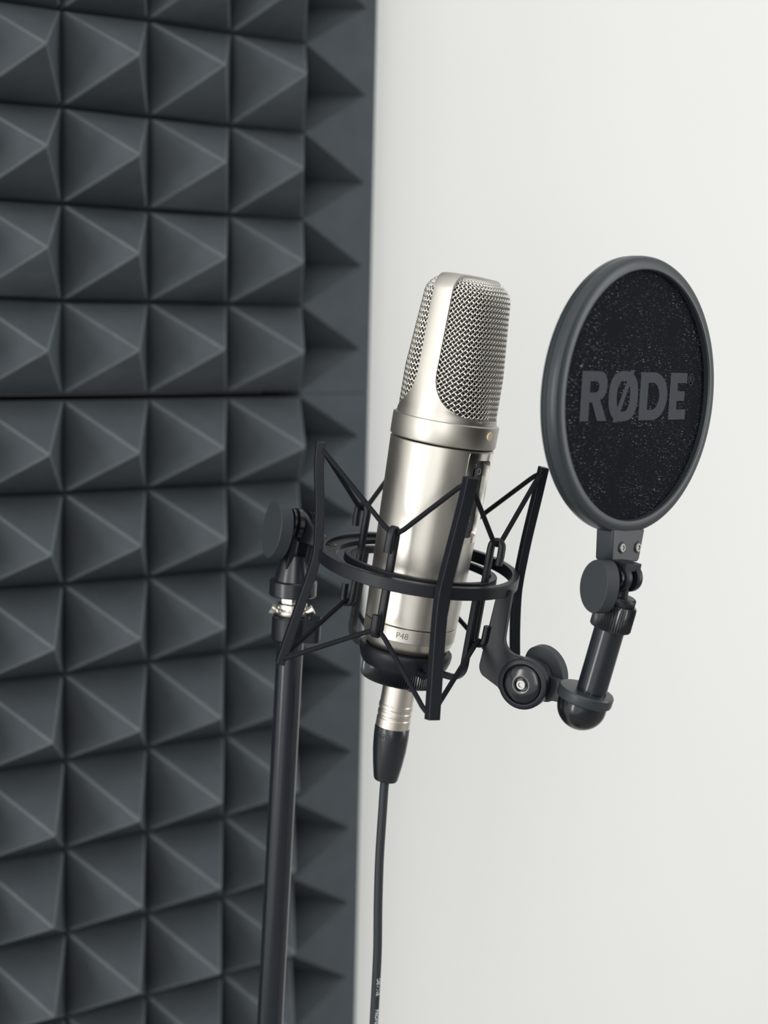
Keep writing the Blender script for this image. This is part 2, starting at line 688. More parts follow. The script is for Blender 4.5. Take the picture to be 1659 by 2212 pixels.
vs = [surf(a, z, 0.28) for a, z in h2] + [floor_pt(a, z) for a, z in h2]
fs = [(k, (k + 1) % n, n + (k + 1) % n, n + k) for k in range(n)]
sp.add(vs, fs)
vs = [surf(a, z, 0.28) for a, z in o2] + [surf(a, z, -0.1) for a, z in o2]
sp.add(vs, fs)
plate = mb(sp, 'switch_plate', M_CHROME, body, angle=40)
plate['label'] = 'bright nickel surround of the switch recess'
lp = MB()
PF = basis(FN * FD, FX, (0, 0, 1), FN)
lp.prism(rrect(-7.4, -45.4, 7.4, -5.2, 3.5), -0.6, 0.05, PF)
lab = mb(lp, 'label_plate', M_PANELBLACK, plate)
pr = MB()
for body_t, x, z, s in (('40', 1.0, -27.0, 3.4), ('80', 1.0, -36.6, 3.4)):
    v_, f_ = text_mesh(body_t, s, 0.0)
    pr.add(v_, f_, PF @ Matrix.Translation((x, z, 0.09)) @ Matrix.Rotation(-PI / 2, 4, 'Z'))
card = [(1.05 * (1 - math.cos(t)) * math.cos(t), 1.05 * (1 - math.cos(t)) * math.sin(t)) for t in [2 * PI * i / 40 for i in range(40)]]
pr.tube([(3.0 + y * 1.1, -11.2 - x * 1.25 - 1.2, 0.1) for x, y in card], 0.13, 6, True, PF)
pr.tube([(-3.6, -7.6, .1), (-.8, -7.6, .1), (-.8, -9.0, .1)], 0.13, 6, False, PF)
pr.tube([(1.0, -13.2, .1), (1.0, -13.6, .1)], 0.18, 6, False, PF)
mb(pr, 'printed_symbols', M_PRINT, plate)
for zz in (-12.0, -26.5, -38.5):
    sl = MB()
    sl.box((-2.6, zz, 0.9), (3.0, 5.0, 1.8), PF)
    mb(sl, 'slide_switch', M_GLOSS, plate, bevel=0.3)

# base cap with its marking
bc = MB()
bc.lathe([(20, -97.35), (24.3, -97.35), (24.72, -97.7), (24.55, -104.6), (24.35, -104.75), (24.25, -105.0), (23.7, -107.2), (22.6, -109.6), (20.8, -112.0), (18.2, -114.3), (15.2, -116.0), (10, -116.8), (4, -116.8)], seg=96)
base = mb(bc, 'base_cap', M_NICKEL)
tx = MB()
v_, f_ = text_mesh('P48', 4.5, 0.03, 1.0)
tx.add([cyl(-10.6 + math.degrees(x / 24.65), 24.66 + z, -101.2 + y) for x, y, z in v_], f_)
mb(tx, 'engraved_lettering', M_ENGRAVE, base, smooth=False)

# collar below the grille
co = MB()
co.lathe([(24, .45), (27.3, .45), (27.75, .8), (28.0, 1.5), (28.1, 11.5), (27.95, 12.0), (27.6, 12.3), (26.3, 12.7), (25.2, 16.2), (20, 16.2)], seg=120)
collar = mb(co, 'collar', M_HEAD, angle=20)
dt = MB()
DM = axis_frame(cyl(53, 27.6, 8.1), az(53))
dt.lathe([(2.3, -.2), (2.3, .80), (2.15, .95)], DM, 32)
dot = mb(dt, 'front_marker', M_GOLD, collar)
dot['label'] = 'round gold dot'

# ---- head: surface functions in (lateral, front, z)
LAT, FRO = az(SIDE), az(FRONT)
NEXP = 2.55
prof_b = [(25.6, 13.0)] + [(25.6 - 6.2 * i / 12, 13 + 61.0 * i / 12) for i in range(1, 13)]
prof_b += [(19.4 - 11.0 * (1 - math.cos(R(t))) / 1.0, 74.0 + 11.0 * math.sin(R(t))) for t in range(8, 91, 8)]
prof_b += [(6.0, 85.1), (3.0, 85.2), (0.2, 85.2)]
prof_b = np.array(prof_b)
blen = np.concatenate([[0], np.cumsum(np.hypot(*np.diff(prof_b, axis=0).T))])
BMAX = blen[-1]
_ph = np.linspace(PI, 0, 801)
_c, _s = np.cos(_ph), np.sin(_ph)
_hx, _hy = np.sign(_c) * np.abs(_c) ** (2 / NEXP), np.abs(_s) ** (2 / NEXP)
_al = np.concatenate([[0], np.cumsum(np.hypot(np.diff(_hx * 25), np.diff(_hy * 22)))])
AHALF = _al[-1] / 2
_al = _al - AHALF
_hx2, _hy2 = _c, _s          # plain ellipse, used where the grille meets the round collar


def nblend(z):
    return np.clip((np.asarray(z, float) - 15.0) / 22.0, 0, 1)


def lat_half(z):
    z = np.asarray(z, float)
    base_ = 26.0 - (z - 13) * (2.3 / 73.0)
    t = np.clip((z - 75.5) / 9.7, 0, 1)
    return base_ - 9.0 * (1 - np.sqrt(np.clip(1 - t * t, 0, 1)))


def head(A, B, off=0.0):
    """points on the grille surface: A along the curve across, B up the front"""
    A, B = np.asarray(A, float), np.asarray(B, float)

    def pos(a, b_):
        F = np.interp(b_, blen, prof_b[:, 0])
        Z = np.interp(b_, blen, prof_b[:, 1])
        L = lat_half(Z)
        w_ = nblend(Z)
        x = (np.interp(a, _al, _hx) * w_ + np.interp(a, _al, _hx2) * (1 - w_)) * L
        y = (np.interp(a, _al, _hy) * w_ + np.interp(a, _al, _hy2) * (1 - w_)) * F
        return np.stack([x, y, Z], -1)
    e = 0.05
    p = pos(A, B)
    du = pos(np.clip(A + e, -AHALF, AHALF), B) - pos(np.clip(A - e, -AHALF, AHALF), B)
    dv = pos(A, np.clip(B + e, 0, BMAX)) - pos(A, np.clip(B - e, 0, BMAX))
    n_ = np.cross(dv, du)
    n_ /= (np.linalg.norm(n_, axis=-1, keepdims=True) + 1e-9)
    flip = np.sign((n_ * (p - np.array([0, 0, 45.0]))).sum(-1))[..., None]
    return p + n_ * flip * np.asarray(off)[..., None]


def to_rig(q, sgn):
    q = np.asarray(q)
    return q[..., 0:1] * np.array(LAT) + sgn * q[..., 1:2] * np.array(FRO) + q[..., 2:3] * np.array((0, 0, 1.0))


def wires(sgn, p=2.75, rad=0.44, amp=0.36, sides=6):
    m = MB()
    for fam in (1, -1):
        k0 = int((-AHALF - BMAX) / p) - 1
        for k in range(k0, -k0 + 1):
            Bv = np.arange(0, BMAX, 0.45)
            Av = k * p + fam * Bv
            ok = (np.abs(Av) < AHALF)
            if ok.sum() < 4:
                continue
            Bv, Av = Bv[ok], Av[ok]
            # line k of one family meets line m of the other at B=(m-k)p/2
            off = amp * np.cos(PI * (2 * Bv / p)) * fam
            P = to_rig(head(Av, Bv, off - 0.35), sgn)
            # vectorised tube
            T = np.gradient(P, axis=0)
            T /= np.linalg.norm(T, axis=1, keepdims=True)
            Nn = to_rig(head(Av, Bv, np.zeros(len(Bv)) + 1.0), sgn) - to_rig(head(Av, Bv, np.zeros(len(Bv))), sgn)
            Nn -= T * (Nn * T).sum(1, keepdims=True)
            Nn /= np.linalg.norm(Nn, axis=1, keepdims=True)
            Bn = np.cross(T, Nn)
            vs = []
            ang = [2 * PI * i / sides for i in range(sides)]
            ring = np.stack([P + rad * (math.cos(a) * Nn + math.sin(a) * Bn) for a in ang], 1).reshape(-1, 3)
            n_ = len(P)
            fs = [(i * sides + q, i * sides + (q + 1) % sides, (i + 1) * sides + (q + 1) % sides, (i + 1) * sides + q)
                  for i in range(n_ - 1) for q in range(sides)]
            o_ = len(m.v)
            m.v.extend(map(tuple, ring))
            m.f.extend([tuple(x + o_ for x in f) for f in fs])
    return m


for sgn in (1, -1):
    g = mb(wires(sgn), 'grille_mesh', M_WIRE, angle=180)
    inn = MB()
    na, nb = 40, 50
    AA, BB = np.meshgrid(np.linspace(-AHALF, AHALF, na), np.linspace(0, BMAX, nb), indexing='ij')
    P = to_rig(head(AA, BB, np.full(AA.shape, -1.9)), sgn).reshape(-1, 3)
    inn.add([tuple(q) for q in P], [(i * nb + j, i * nb + j + 1, (i + 1) * nb + j + 1, (i + 1) * nb + j) for i in range(na - 1) for j in range(nb - 1)])
    ig = mb(inn, 'inner_gauze', M_DARKIN, g, angle=180)
    ig['label'] = 'dark fine gauze behind the wires'

# grille band over the head
path = []
for i in range(28):
    z = 12.4 + (77.3 - 12.4) * i / 27
    path.append((26.9 - (z - 13) * (2.4 / 73.0), z, 1.0, 0.0))
lc, zc, rc = path[-1][0] - 9.2, 77.3, 9.2
for t in range(6, 91, 6):
    path.append((lc + rc * math.cos(R(t)), zc + rc * math.sin(R(t)), math.cos(R(t)), math.sin(R(t))))
half = list(path)
for i in range(1, 6):
    path.append((lc * (1 - i / 6), zc + rc + 0.25 * math.sin(PI / 2 * i / 6), 0, 1))
full = path + [(0, zc + rc + 0.25, 0, 1)] + [(-l, z, -nl, nz) for l, z, nl, nz in path[::-1]]
NW = 29
bandv = []
for lay in (0.35, -1.3):
    for (l, z, nl, nz) in full:
        wv = 5.6
        if z < 36:
            t = min(1.0, (36 - z) / 20.5)
            wv = 5.6 + 19.6 * (1 - math.sqrt(max(0.0, 1 - t * t)))
        if z < 15.4:
            wv = 25.2
        if nz > 0.02:
            wv = 5.6 + 0.5 * nz
        F = float(np.interp(min(z, 74), [13, 74], [25.6, 19.4])) + 0.4
        for k in range(NW):
            f = wv * (2 * k / (NW - 1) - 1)
            Lh = abs(l) if nz < 0.02 else 24.6
            ne = 2 + (NEXP - 2) * float(nblend(z))
            g_ = Lh * (1 - max(0.0, 1 - abs(f / F) ** ne) ** (1 / ne))
            if nz > 0.02:
                g_ = g_ * (nl * nl) + 0.35 * (f / 5.6) ** 2 * nz * nz
            sgl = nl if nl else 0
            pl = l + (lay - g_) * nl
            pz = z + (lay - g_) * nz
            bandv.append(LAT * pl + FRO * f + Vector((0, 0, pz)))
n1 = len(full)
bfs = []
for i in range(n1 - 1):
    for k in range(NW - 1):
        bfs.append((i * NW + k, i * NW + k + 1, (i + 1) * NW + k + 1, (i + 1) * NW + k))
        o_ = n1 * NW
        bfs.append((o_ + i * NW + k, o_ + (i + 1) * NW + k, o_ + (i + 1) * NW + k + 1, o_ + i * NW + k + 1))
    for k in (0, NW - 1):
        bfs.append((i * NW + k, (i + 1) * NW + k, n1 * NW + (i + 1) * NW + k, n1 * NW + i * NW + k))
bn = MB()
bn.add(bandv, bfs)
mb(bn, 'grille_band', M_HEAD, angle=40)

# ================================================================== SHOCK MOUNT
O_SM = (0, 0, -132)
sm = rig_thing('shock_mount', 'black ring-shaped shock mount with splayed arms and elastic cords holding the microphone', 'shock mount', O_SM)


def sb(m, name, material=M_BLACK, parent=sm, **k):
    return m.build(name, material, parent, O_SM, **k)


RZ = Vector((-0.0111176, -0.0499171, 0.9986915))
RM = axis_frame((-1.6, 0, -63.7), RZ, (0, 1, 0))
m = MB()
m.lathe([(50.2, 0), (54.2, 0), (54.2, -6.5), (50.2, -6.5)], RM, 128, closed=True)
ring = sb(m, 'outer_ring', bevel=0.5)
# crescent web on the stand side
cres = []
for i in range(41):
    a = -117 - 80 + 160 * i / 40
    cres.append((51.5 * math.sin(R(a)), -51.5 * math.cos(R(a))))
for i in range(41):
    a = -117 + 80 - 160 * i / 40
    t = math.cos(R((a + 117) * 90 / 80))
    rr = 51.2 - 8.4 * max(0, t) ** 0.7
    cres.append((rr * math.sin(R(a)), -rr * math.cos(R(a))))
RMz = basis((-1.6, 0, -63.7), Vector((1, 0, 0.0111)), Vector((0, 1, 0.05)), RZ)
m = MB()
m.prism(cres, -4.6, -1.8, RMz)
web = sb(m, 'crescent_plate', bevel=0.3)
m = MB()
q = az(-100) * 47.5
m.lathe([(2.6, -2.1), (2.6, -1.55), (1.7, -1.5), (1.4, -2.0)], RMz @ Matrix.Translation((q.x, q.y, 0)), 24)
sb(m, 'screw', M_GLOSS, web)

# splayed outer arms
SEC = [(-2.9, 2.3), (2.9, 2.3), (3.3, -2.3), (-3.3, -2.3)]
ARMS = {-80: ((63.6, -9.5), (62.6, -22), (58.6, -44), (56.4, -62), (56.2, -70), (57.4, -80), (61.0, -100), (66.2, -129.5)),
        12: ((61.5, -9.0), (60.4, -22), (58.0, -44), (56.4, -62), (56.3, -70), (57.2, -80), (60.6, -100), (65.6, -131.0)),
        101: ((57.4, -5.8), (56.6, -22), (55.4, -44), (55.0, -60), (55.0, -68), (55.6, -78), (58.6, -98), (64.5, -128)),
        192: ((61.5, -9.0), (60.4, -22), (58.0, -44), (56.4, -62), (56.3, -70), (57.2, -80), (60.6, -100), (65.6, -130))}
for a, pts in ARMS.items():
    tw = 14 if a == 12 else 0
    aa = {-80: [-80] * 8, 12: [12.6, 12.4, 11.5, 10.6, 10.3, 10.6, 11.7, 13.6]}.get(a, [a] * 8)
    P = catmull([cyl(q, r, z) for q, (r, z) in zip(aa, pts)], 6)
    m = MB()
    m.sweep(P, [(x * (1.1 if a == 12 else 1), y) for x, y in SEC], az(a + 90 + tw))
    sb(m, 'splayed_arm', bevel=0.45)

# inner cradle
m = MB()
m.lathe([(37.6, -66.2), (41.0, -66.2), (41.2, -70.2), (37.4, -70.2)], None, 112, closed=True)
cradle = sb(m, 'cradle_ring', bevel=0.5)
HSEC = rrect(-2.2, -1.6, 2.2, 1.6, 1.2, 3)
HOOK = (-26.0, 58.0, 147.0, -124.0)
for a in HOOK:
    r0 = 39.0
    up = [(r0, -97.0), (r0, -90), (r0, -80), (r0, -66), (r0, -55), (r0 - .1, -48.5)]
    up += [(r0 + 3.1 - 3.1 * math.cos(R(t)), -47.2 + 3.4 * math.sin(R(t))) for t in range(15, 181, 15)]
    up += [(r0 + 6.3, -51.5), (r0 + 6.0, -56.0)]
    lo = [(r0 + 3.0 - 3.0 * math.cos(R(t)), -96.0 - 3.2 * math.sin(R(t))) for t in range(180, 14, -15)]
    lo = [(r0 + 6.2, -88.5), (r0 + 6.1, -93)] + lo
    full_ = lo + up
    m = MB()
    m.sweep([cyl(a, r, z) for r, z in full_], HSEC, az(a + 90))
    sb(m, 'hook_arm', bevel=0.3, angle=60)
for a in (-131.0, 20.0, 49.0, 150.0):
    r0 = 39.6
    pts = [(r0, -66.5), (r0, -85), (r0, -105), (r0, -111)] + [(r0 - 8 + 8 * math.cos(R(t)), -111 - 8 * math.sin(R(t))) for t in range(18, 91, 12)] + [(28, -119.3), (23, -119.6)]
    m = MB()
    m.sweep([cyl(a, r, z) for r, z in pts], [(-2.0, 1.5), (2.0, 1.5), (2.0, -1.5), (-2.0, -1.5)], az(a + 90))
    sb(m, 'cradle_leg', bevel=0.4)
m = MB()
m.lathe([(21.6, -112.0), (24.3, -112.0), (24.8, -112.6), (25.0, -113.6), (24.7, -116.4), (23.6, -119.6), (22.2, -122), (15, -122), (15, -117.2), (21.0, -117.2)], None, 96, closed=True)
cup = sb(m, 'base_cup', angle=40)
m = MB()
m.lathe([(13, -121.6), (21.6, -121.6), (22.0, -122.4), (22.0, -129.0), (21.4, -130.0), (13, -130.0)], None, 200, closed=True, knurl=0.035, kn=1)
sb(m, 'knurled_nut', M_GLOSS, cup, angle=50)

# elastic cords, upper and lower
for z_end, hz, ends, nm in ((0, -45.2, {-80: (61.6, -13.0), 12: (59.4, -13.0), 101: (55.4, -9.6), 192: (59.0, -13.0)}, 'upper'),
                            (1, -98.0, {-80: (64.2, -126.6), 12: (63.4, -127.6), 101: (62.2, -124.6), 192: (63.4, -126.6)}, 'lower')):
    order = [-80, -26, 12, 58, 101, 147, 192, 236]
    pts = []
    for a in order:
        if a in ends:
            r, z = ends[a]
            sgn = -1 if z_end == 0 else 1
            rr = r
            for da, dr, dz in ((-3.4, -1.2, sgn * 2.0), (-2.3, 1.2, 0), (0, 1.9, -sgn * .3), (2.3, 1.2, 0), (3.4, -1.2, sgn * 2.0)):
                pts.append(cyl(a + da, rr + dr, z + dz))
        else:
            sgn = 1 if z_end == 0 else -1
            for da, dr, dz in ((-4.5, 0.3, sgn * .6), (0, 0.1, -sgn * 0.6), (4.5, 0.3, sgn * .6)):
                pts.append(cyl(a + da, 42.0 + dr, hz - sgn * 0.6 + dz))
    dense = []
    n = len(pts)
    for i in range(n):
        p, q2 = Vector(pts[i]), Vector(pts[(i + 1) % n])
        k = max(1, int((q2 - p).length / 3.0))
        for s in range(k):
            dense.append(p.lerp(q2, s / k))
    dense = [(dense[i - 1] + dense[i] * 2 + dense[(i + 1) % len(dense)]) / 4 for i in range(len(dense))]
    m = MB()
    m.tube(dense, 1.32, 12, True)
    sb(m, 'elastic_cord', M_CORD, angle=180)

# bracket towards the pop filter, in the plane through the axis
BAZ = 63.0
BN, BM = az(BAZ), az(BAZ - 90)


def bplane(off):
    return basis(BM * off, BN, (0, 0, 1), -BM) @ Matrix.Scale(1, 4)


JC = (69.6, -113.0)
out = [(46.5, -69.0), (54.4, -67.5), (54.5, -80.0), (54.8, -91.0)]
out += arc(63.0, -91.6, 8.2, 180, 262, 8)[1:]
out += arc(JC[0], JC[1], 13.2, 98, -118, 26)
out += [(56.0, -118.4)] + arc(50.6, -109.4, 6.6, 236, 178, 6)
m = MB()
m.prism(out, -2.2, 2.2, bplane(1.5))
brk = sb(m, 'filter_bracket', bevel=0.6)
m = MB()
JM = basis(BN * JC[0] + Vector((0, 0, JC[1])) + BM * 3.6, BN, (0, 0, 1), BM)
m.lathe([(13.2, -.4), (13.2, .9), (12.4, 1.5), (10.6, 1.5), (10.2, .4)], JM, 64)
sb(m, 'joint_rim', M_BLACK, brk, angle=40)
m = MB()
m.lathe([(10.1, .6)] + [(10.1 * math.cos(R(t)), .6 + 2.6 * math.sin(R(t))) for t in range(10, 71, 10)] + [(3.4, 3.0), (3.2, 1.8)], JM, 64)
sb(m, 'joint_cap', M_GLOSS, brk, angle=50)
m = MB()
m.lathe([(2.6, 1.5), (2.6, 3.0), (2.3, 3.3), (1.4, 3.3), (1.3, 2.6), (.5, 2.6)], JM, 24)
sc_ = sb(m, 'bolt', M_BOLT, brk, angle=40)
sc_['label'] = 'bright bolt head'

# arm and joint towards the stand
SAZ = -117.0
SN, SMN = az(SAZ), az(SAZ - 90)


def paddle(m, M, w=9.5, h=13.5, t=6.0):
    """D-shaped thumb knob: rounded outer edge, straighter inner edge"""
    poly = []
    for i in range(48):
        a = 2 * PI * i / 48
        x, y = w * math.cos(a), h * math.sin(a)
        if x > 0:
            x *= 0.72
        poly.append((x, y))
    m.prism(poly, -t / 2, t / 2, M)


m = MB()
poly = [(50, -71.5), (58, -72.5), (66, -71.5)] + arc(78.5, -62.8, 8.6, -100, 130, 20) + [(66, -62.0), (58, -65.5), (50, -65.5)]
m.prism(poly, -2.0, 2.0, basis((0, 0, 0), SN, (0, 0, 1), SN.cross(Vector((0, 0, 1)))))
lug = sb(m, 'stand_lug', bevel=0.5)
KD = (az(-66) * 0.985 + Vector((0, 0, .06))).normalized()
JP = SN * 78.5 + Vector((0, 0, -62.8))
JF = axis_frame(JP, KD)
m = MB()
for z0, z1, r in ((-11.0, -8.0, 8.4), (-2.0, 1.5, 9.2), (2.2, 4.5, 8.6)):
    m.lathe([(r - .6, z0), (r, z0 + .5), (r, z1 - .5), (r - .6, z1)], JF, 48)
sb(m, 'joint_washer', M_GLOSS, lug, angle=40)
m = MB()
m.lathe([(4.6, 4.4), (4.6, 5.6), (2.6, 5.6), (2.6, 9)], JF, 24)
jb = sb(m, 'joint_bolt', M_SILVER, lug, angle=40)
jb['label'] = 'bright bolt in the joint'
m = MB()
KM = axis_frame(JP + KD * 11.0 + Vector((0, 0, -5.0)), KD, (0.12, 0, 1)) @ Matrix.Rotation(R(205), 4, 'Z')
paddle(m, KM, 16.0, 15.8, 7.5)
kn = sb(m, 'thumb_knob', M_KNOB, lug, bevel=0.6)
# swivel base screwed on the stand
PD = Vector((0.0306, -0.0212, 0.9993))
RI = RIG.to_3x3().inverted()
PDL = RI @ PD


def pole_rig(z):
    p = Vector((0.0322, -0.2458, 1.1128)) + PD * ((z - 1.1128) / PD.z)
    return RIG.inverted() @ p * 1000


m = MB()
SB = axis_frame(pole_rig(1.1535), PDL)
m.lathe([(6, 0), (12.6, 0), (13.2, .7), (13.2, 8.2), (12.4, 8.9), (11.2, 9.0), (7.8, 21.5), (7.2, 23), (3, 23)], SB, 64)
sw = sb(m, 'swivel_base', M_RUBBER, angle=35)
m = MB()
CH = axis_frame(pole_rig(1.1745), KD, PDL)
for s in (-1, 1):
    m.prism([(-6.5, -6)] + [(6.5, -6)] + arc(0, 19.0, 8.2, -10, 190, 16), s * 5.0 - 1.5, s * 5.0 + 1.5, CH)
sb(m, 'swivel_fork', M_BLACK, sw, bevel=0.4)

# ================================================================== POP FILTER
PN = Vector((0.7103041, -0.6955031, 0.1083679))
PU = Vector((-0.0774301, 0.0758167, 0.9941109))
PMv = PU.cross(PN).normalized()
PC = Vector((91.8, -37.2, 42.2))
PFM = basis(PC, PMv, PU, PN)          # x right, y up, z towards the speaker
O_PF = tuple(BN * 103 + Vector((0, 0, -128)))
pf = rig_thing('pop_filter', 'round black pop filter with RØDE lettering on its gauze, on a short tilted tube', 'pop filter', O_PF)


def pb(m, name, material=M_BLACK, parent=pf, **k):
    return m.build(name, material, parent, O_PF, **k)


m = MB()
m.lathe([(62.0, -3.6), (62.0, -.9), (62.5, -.1), (63.2, .1), (66.9, -.5), (68.1, -1.2), (68.8, -2.4), (69.0, -4.0), (69.0, -6.2), (68.65, -6.35), (68.65, -6.65), (69.0, -6.8),
         (68.8, -9.4), (68.2, -10.4), (67.2, -10.8), (63, -10.8), (62.0, -10.2)], PFM, 160, closed=True)
rim = pb(m, 'rim', M_RIM, angle=28)
# gauze as a shallow disc, its own flat axes lie in object space
gz = MB()
N_, RN = 96, 12
vs = [(0, 0, 0.55)]
fs = []
for k in range(1, RN + 1):
    for i in range(N_):
        a = 2 * PI * i / N_
        r = 62.6 * k / RN
        vs.append((r * math.cos(a), r * math.sin(a), 0.55 * (1 - (k / RN) ** 2)))
for i in range(N_):
    fs.append((0, 1 + i, 1 + (i + 1) % N_))
for k in range(RN - 1):
    for i in range(N_):
        i2 = (i + 1) % N_
        fs.append((1 + k * N_ + i, 1 + (k + 1) * N_ + i, 1 + (k + 1) * N_ + i2, 1 + k * N_ + i2))
gz.add(vs, fs)
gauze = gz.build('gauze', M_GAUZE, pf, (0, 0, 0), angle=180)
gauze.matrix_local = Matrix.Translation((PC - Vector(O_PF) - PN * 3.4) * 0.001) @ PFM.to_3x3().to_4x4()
gauze['label'] = 'black gauze disc with fine painted glints'

# lettering (heavy condensed capitals), drawn as outlines
lo = MB()
LOGO = PFM @ Matrix.Translation((0, 0, -2.78)) @ Matrix.Rotation(R(3.4), 4, 'Z')


def letter(loops, x0):
    v_, f_ = fill2d([[(x + x0, y) for x, y in lp] for lp in loops])
    lo.add(v_, f_, LOGO)


H = 24.0
hy = -12.0
# R
Rl = [(0, 0), (7, 0), (7, 9.0), (9.2, 9.0), (14.2, 0), (22, 0), (15.6, 10.3)] + \
     [(15.6 + 5.6 * math.cos(R(t)) * 1.0 - .2, 17.2 + 6.8 * math.sin(R(t))) for t in range(-70, 76, 12)] + [(13.5, 24), (0, 24)]
Rh = [(7, 13.8), (7, 19.2), (11.6, 19.2)] + [(11.6 + 2.7 * math.cos(R(t)), 16.5 + 2.7 * math.sin(R(t))) for t in range(75, -76, -15)] + [(11.6, 13.8)]
letter([[(x, y + hy) for x, y in Rl], [(x, y + hy) for x, y in Rh]], -47.0)


def oval(cx, cy, a, b, n=44, p=2.5):
    o_ = []
    for i in range(n):
        t = 2 * PI * i / n
        c, s = math.cos(t), math.sin(t)
        o_.append((cx + a * math.copysign(abs(c) ** (2 / p), c), cy + b * math.copysign(abs(s) ** (2 / p), s)))
    return o_


# O with the stroke through it
letter([oval(12.5, 0, 12.4, 12.4), oval(12.5, 0, 5.6, 7.6)], -24.5)
LOGO = LOGO @ Matrix.Translation((0, 0, 0.03))
letter([[(4.4, -12.8), (8.0, -12.8), (21.0, 12.9), (17.4, 12.9)]], -24.5)
# D
Dl = [(0, 0), (12.0, 0)] + [(12.0 + 12.6 * math.cos(R(t)), 12 + 12 * math.sin(R(t))) for t in range(-80, 81, 10)] + [(12.0, 24), (0, 24)]
Dh = [(7, 5.2), (7, 18.8), (11.2, 18.8)] + [(11.2 + 6.0 * math.cos(R(t)), 12 + 6.8 * math.sin(R(t))) for t in range(80, -81, -16)] + [(11.2, 5.2)]
letter([[(x, y + hy) for x, y in Dl], [(x, y + hy) for x, y in Dh]], 2.0)
# E
El = [(0, 0), (15.6, 0), (15.6, 5.2), (7, 5.2), (7, 9.6), (14.0, 9.6), (14.0, 14.6), (7, 14.6), (7, 18.8), (15.6, 18.8), (15.6, 24), (0, 24)]
letter([[(x, y + hy) for x, y in El]], 28.6)
ring_pts = [(47.6 + 2.3 * math.cos(2 * PI * i / 24), 8.6 + 2.9 * math.sin(2 * PI * i / 24), 0) for i in range(24)]
lo.tube(ring_pts, 0.22, 6, True, LOGO)
v_, f_ = text_mesh('R', 4.6)
lo.add(v_, f_, LOGO @ Matrix.Translation((47.6, 8.6, 0)))
lg = pb(lo, 'printed_logo', M_LOGO, gauze, smooth=False)
lg.matrix_local = gauze.matrix_local.inverted()
lg['label'] = 'grey RØDE lettering'

# mounting block under the rim
m = MB()
m.prism([(-11.8, -66.5), (-10.2, -82.0), (-9.2, -83.2), (12.2, -83.2), (13.8, -82.0), (16.0, -66.5)], -11.2, -.8, PFM)
blk = pb(m, 'mounting_block', M_RIM, bevel=0.9)
for x in (-3.2, 10.6):
    m = MB()
    HM = PFM @ Matrix.Translation((x, -75.8, -.75))
    hexp = [(3.3 * math.cos(R(30 + 60 * i)), 3.3 * math.sin(R(30 + 60 * i))) for i in range(6)]
    m.prism(hexp, -.1, .12, HM)
    hx = pb(m, 'hex_socket', M_DARKTXT, blk)
    m = MB()
    m.lathe([(2.35, 0), (2.35, .7), (2.0, 1.0), (1.3, 1.0), (1.2, .5), (.5, .5)], HM, 28)
    pb(m, 'screw', M_BOLT, blk, angle=40)

# ball joint, clevis, thumb knob, knurled nut, tube, cup
TP0 = BN * 104.6 + Vector((0, 0, -110))
TP1 = BN * 107.9 + Vector((0, 0, -73))
TD = (TP1 - TP0).normalized()
TF = axis_frame(TP0, TD, tuple(BN))
m = MB()
m.lathe([(7.2, -3), (7.7, -2.5), (7.7, 37.5), (7.2, 38)], TF, 64)
tube_o = pb(m, 'tube', M_POLE, angle=40)
m = MB()
m.lathe([(6, 36.4), (9.9, 36.4), (10.4, 37.2), (10.4, 48.6), (9.7, 49.6), (6, 49.6)], TF, 96, knurl=0.045, kn=1)
pb(m, 'knurled_nut', M_GLOSS, tube_o, angle=50)
m = MB()
m.lathe([(5, 49.4), (8.7, 49.4), (8.9, 49.9), (8.9, 53.0), (8.2, 53.8), (4, 53.8)], TF, 120, knurl=0.03, kn=1)
pb(m, 'lock_ring', M_BLACK, tube_o, angle=50)
CD = az(-46)
CC = BN * 110.0 + Vector((0, 0, -47.0))
m = MB()
m.tube([TP0 + TD * 53, TP0 + TD * 57, CC + az(-46) * 1.0 + Vector((0, 0, -3)), CC], lambda t: 4.4 - 1.2 * t, 16)
stem = pb(m, 'swivel_stem', M_BLACK)
m = MB()
CF = axis_frame(CC, CD)
for s in (-1, 1):
    z0 = 2.4 if s > 0 else -6.4
    m.lathe([(6.6, z0), (7.2, z0 + .5), (7.2, z0 + 3.5), (6.6, z0 + 4.0)], CF, 48)
m.box((0, 6.0, 0), (9, 4.0, 12.6), CF)
clv = pb(m, 'clevis', M_BLACK, bevel=0.3)
m = MB()
m.lathe([(5.6, 6.4), (5.6, 9.0), (3.5, 9.0), (3.5, 12)], CF, 32)
m.lathe([(2.2, -6.0), (2.2, 8)], CF, 24)
pb(m, 'pivot', M_GLOSS, clv, angle=40)
m = MB()
top = PFM @ Vector((1.2, -83.4, -6.0))
m.tube([CC + Vector((0, 0, 5)), top], 2.3, 16)
pb(m, 'neck', M_SILVER, clv)
m = MB()
KM = axis_frame(CC + az(-58) * 13.5 + Vector((0, 0, -5.2)), az(-58), (0.1, 0.1, 1))
paddle(m, KM, 12.0, 13.4, 8.0)
pb(m, 'thumb_knob', M_KNOB, clv, bevel=0.6)

CUPC = BN * 102.4 + Vector((0, 0, -107.6))
CUD = (TD + BN * 0.02).normalized()
CUF = axis_frame(CUPC, CUD, tuple(BN))
m = MB()
m.lathe([(3, -6.2), (13.0, -6.2), (14.0, -5.6), (14.3, -4.6), (14.3, -.9), (13.8, -.1), (13.2, 0), (3, 0)], CUF, 72)
fl = pb(m, 'cup_flange', M_RIM, angle=30)
m = MB()
hem = [(12.5, -6.1), (12.6, -8.0)] + [(12.6 * math.cos(R(t)), -9.0 - 12.2 * math.sin(R(t))) for t in range(6, 90, 7)] + [(.3, -21.2)]
m.lathe(hem, CUF, 64)
pb(m, 'cup', M_GLOSS, angle=50)
